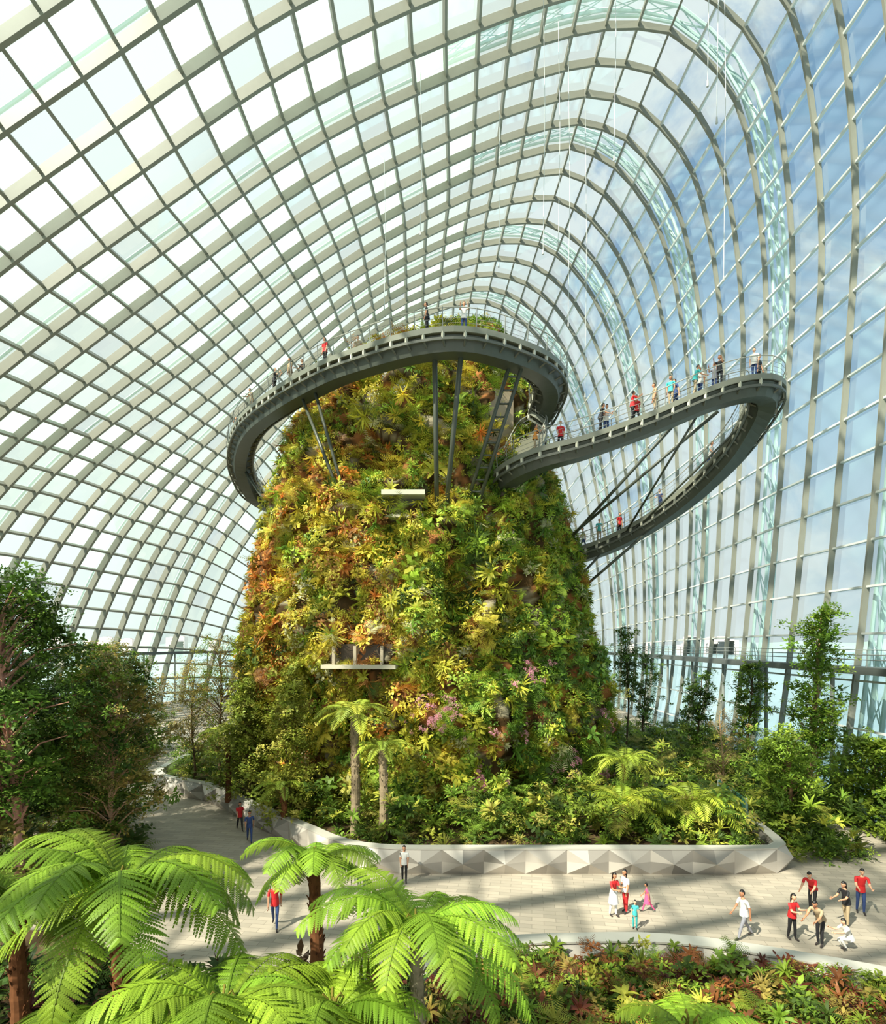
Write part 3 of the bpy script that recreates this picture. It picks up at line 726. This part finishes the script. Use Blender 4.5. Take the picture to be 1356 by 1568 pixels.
    ths=.5*(tL+tR); dn=d(ths) if skirt and pose!='crouch' else -tu
    V,F=tube([tu*.14,np.zeros(3),dn*(hem if not skirt else .42)],[.128,.145,rb],12,False); buf.add(V*[1,1,1],F,(1,1,1),2 if skirt else 1)
    for pm,dv,sd in hands:
        p=J[pm]; side=np.array([1,0,0.]); side=norm(side-dv*(side@dv)); nrm=np.cross(dv,side)*sd
        for q,lf in zip((-.026,-.009,.009,.026),(.062,.075,.08,.07)):
            a=p+side*q; V,F=tube([a-dv*.01,a+dv*lf*.5,a+dv*lf*.8-nrm*.012,a+dv*lf-nrm*.028],[.009,.0085,.008,.006],5); buf.add(V,F,(1,1,1),0)
        a=p+side*.03-dv*.04; V,F=tube([a,a+side*.025+dv*.025,a+side*.03+dv*.055],[.011,.010,.008],5); buf.add(V,F,(1,1,1),0)
    hc=J[nk]+np.array([.02,0,.10]); ph=hp+ln*.4
    V,F=sph((0,0,0),(1,1,1),16,13); X,Y,Z=V.T.copy()
    jaw=np.clip(-Z,0,1); Hx=X*.092*(1-.18*jaw)+.018*jaw*(X>0); Hy=Y*.073*(1-.3*jaw); Hz=Z*.115
    nose=np.exp(-((Y/.16)**2+((Z+.12)/.16)**2))*(X>0)*.02; Hx=Hx+nose
    eyeS=np.exp(-(((np.abs(Y)-.4)/.2)**2+((Z-.03)/.13)**2))*(X>0)*.006; Hx=Hx-eyeS
    HV=np.stack([Hx,Hy,Hz],1)
    parts=[(HV,F,0)]
    for sd in (-1,1):
        parts.append((*sph((.079,.029*sd,.005),(.010,.013,.007),8,6),4)); parts.append((*sph((-.005,.074*sd,-.005),(.018,.009,.028),8,6),0))
    parts.append((*sph((.088,0,-.052),(.009,.024,.006),8,6),5))
    hv,hf=sph((0,0,0),(1,1,1),16,13)
    HH=np.stack([hv[:,0]*.098-.006,hv[:,1]*.081,hv[:,2]*.122+.012],1)
    fc=hv[hf].mean(1); keep=(fc[:,2]>.42)|((fc[:,0]<.12)&(fc[:,2]>-.45))
    parts.append((HH,hf[keep],4))
    if longh:
        t_=np.linspace(0,1,5); V,F2=tube(np.stack([-.055-.02*t_,0*t_,.05-.27*t_],1),.075*(1-.45*t_**2),10); V[:,0]=(V[:,0]+.06)*.6-.065
        parts.append((V,F2,4))
    cp,spn=math.cos(ph),math.sin(ph); Rh=np.array([[cp,0,spn],[0,1,0],[-spn,0,cp]])
    for V,F,mm in parts: buf.add(V@Rh.T+hc,F,(1,1,1),mm)
    k=h/1.66; fa=math.radians(face); Rz=np.array([[math.cos(fa),-math.sin(fa),0],[math.sin(fa),math.cos(fa),0],[0,0,1]])
    buf.V=[((v-[0,0,zmin])*k)@Rz.T+np.array(loc) for v in buf.V]
    ms=[cm('skin',SK[int(rng.integers(3))],.55),cm('shirt_fabric',shirt),cm('trouser_fabric',pants),cm('shoe',C(50,44,42)),cm('hair',hair,.5),cm('lips',C(170,80,76))]
    return buf.build(name,ms,smooth=True)
RED=C(205,40,44); BLU=C(52,72,120); WHT=C(228,226,222); BLK=C(34,34,38); TEAL=C(70,180,180); PNK=C(224,84,130); KHA=C(170,150,120); GRY=C(140,140,150)
human('man',(-6.2,21.7,0),-80,1.78,'walk',RED,BLU)
human('woman',(-11.4,33,0),-60,1.62,'walk',RED,BLK,woman=True,longh=True)
human('man',(-10.2,31,0),-70,1.7,'walk',BLU,BLU)
human('woman',(-1.7,25.8,0),-90,1.6,'stand',WHT,BLK,woman=True,longh=True)
human('woman',(6.55,22.6,0),-60,1.66,'carry',RED,WHT,woman=True,longh=True,skirt=True)
human('woman',(7.1,22.9,0),-150,1.66,'stand',WHT,RED,woman=True,longh=True)
human('child',(7.05,21.6,0),-100,1.05,'stand',TEAL,TEAL,woman=True)
human('child',(8.0,23,0),160,1.12,'walk',PNK,PNK,woman=True,skirt=True)
human('man',(10.7,20.9,0),190,1.74,'walk',WHT,GRY)
human('man',(14.4,22.9,0),-140,1.76,'bend',RED,BLK)
human('man',(16.2,22.8,0),-110,1.78,'lean',RED,BLU)
human('woman',(14.95,21.8,0),-160,1.66,'lean',BLK,KHA,woman=True,longh=True)
human('woman',(12.35,20.8,0),-70,1.62,'carry',RED,BLK,woman=True,longh=True)
human('man',(13.1,20.4,0),-150,1.72,'bend',KHA,BLK)
human('child',(13.9,20.1,0),180,1.5,'crouch',WHT,WHT)
def onwalk(P,Sd,f,off,*a,**k):
    i=int(f*(len(P)-1)); p=P[i]+Sd[i]*off
    human(a[0],(p[0],p[1],P[i][2]+.06),*a[1:],**k)
cl=[RED,WHT,TEAL,BLK,BLU,KHA,PNK,GRY,C(230,150,70)]
for f,off,c in ((.31,.5,3),(.35,-.5,1),(.40,.5,5),(.43,-.4,7),(.47,.6,3),(.50,.5,5),(.515,-.2,3),(.57,.5,0),(.60,-.5,5),(.69,.5,3),(.72,.3,1)):
    onwalk(P1,S1,f,off,'skywalk_visitor',float(rng.choice([-90,-60,-130,0,180])),1.72,str(rng.choice(['stand','walk','lean','photo'])),cl[c],[BLK,BLU,KHA][c%3])
for f,off,c in ((.14,.3,8),(.17,-.4,0),(.23,.4,3),(.25,-.3,1),(.28,.5,0),(.295,-.4,0),(.32,.3,5),(.34,.4,2),(.36,-.3,4),(.38,.5,2),(.395,-.2,1),(.41,.4,3),(.42,-.5,7),(.46,.3,1),(.49,-.3,3),(.62,.4,0),(.66,-.3,1),(.78,.3,4),(.86,.3,0),(.90,-.3,2),(.93,.3,1)):
    onwalk(P2,S2,f,off,'skywalk_visitor',float(rng.choice([-90,-60,-130,0,180])),1.72,str(rng.choice(['stand','walk','lean','photo'])),cl[c],[BLK,BLU,KHA][c%3])

# ================================================================== WORLD / SUN / CAMERA
w=bpy.data.worlds.new('sky'); sc.world=w; w.use_nodes=True; nt=w.node_tree; nt.nodes.clear(); N=nt.nodes; L=nt.links
out=N.new('ShaderNodeOutputWorld'); bg=N.new('ShaderNodeBackground'); L.new(bg.outputs[0],out.inputs[0])
tc=N.new('ShaderNodeTexCoord'); sx=N.new('ShaderNodeSeparateXYZ'); L.new(tc.outputs['Generated'],sx.inputs[0])
hz=N.new('ShaderNodeValToRGB'); e=hz.color_ramp.elements
e[0].position=0; e[0].color=(*C(220,231,238),1); e[1].position=.75; e[1].color=(*C(122,164,214),1)
x=hz.color_ramp.elements.new(.30); x.color=(*C(172,202,230),1)
L.new(sx.outputs['Z'],hz.inputs[0])
nz=N.new('ShaderNodeTexNoise'); nz.inputs['Scale'].default_value=3.2; nz.inputs['Detail'].default_value=8; nz.inputs['Roughness'].default_value=.62; nz.inputs['Distortion'].default_value=.5
L.new(tc.outputs['Generated'],nz.inputs['Vector'])
ad=N.new('ShaderNodeMath'); ad.operation='MULTIPLY_ADD'; ad.inputs[1].default_value=-.36; L.new(sx.outputs['X'],ad.inputs[0]); L.new(nz.outputs['Fac'],ad.inputs[2])
mr=N.new('ShaderNodeMapRange'); mr.interpolation_type='SMOOTHSTEP'; mr.inputs['From Min'].default_value=.29; mr.inputs['From Max'].default_value=.43; L.new(ad.outputs[0],mr.inputs['Value'])
mx=N.new('ShaderNodeMix'); mx.data_type='RGBA'; L.new(mr.outputs[0],mx.inputs[0]); L.new(hz.outputs[0],mx.inputs[6]); mx.inputs[7].default_value=(*C(240,245,246),1)
L.new(mx.outputs[2],bg.inputs[0]); bg.inputs[1].default_value=.98
sun=bpy.data.lights.new('sun','SUN'); sun.energy=11.0; sun.angle=.01; sun.color=(1,.91,.76)
so=bpy.data.objects.new('sun',sun); sc.collection.objects.link(so)
so.rotation_euler=Vector((.55,.55,-.8)).to_track_quat('-Z','Y').to_euler()
so.location=(-40,-40,90)
cam=bpy.data.cameras.new('camera'); co=bpy.data.objects.new('camera',cam); sc.collection.objects.link(co)
cam.sensor_fit='HORIZONTAL'; cam.sensor_width=36; cam.lens=36*900/1356; cam.shift_y=201/1356; cam.clip_end=8000
co.location=(0,0,10.5); co.rotation_euler=(math.pi/2,0,0)
sc.camera=co
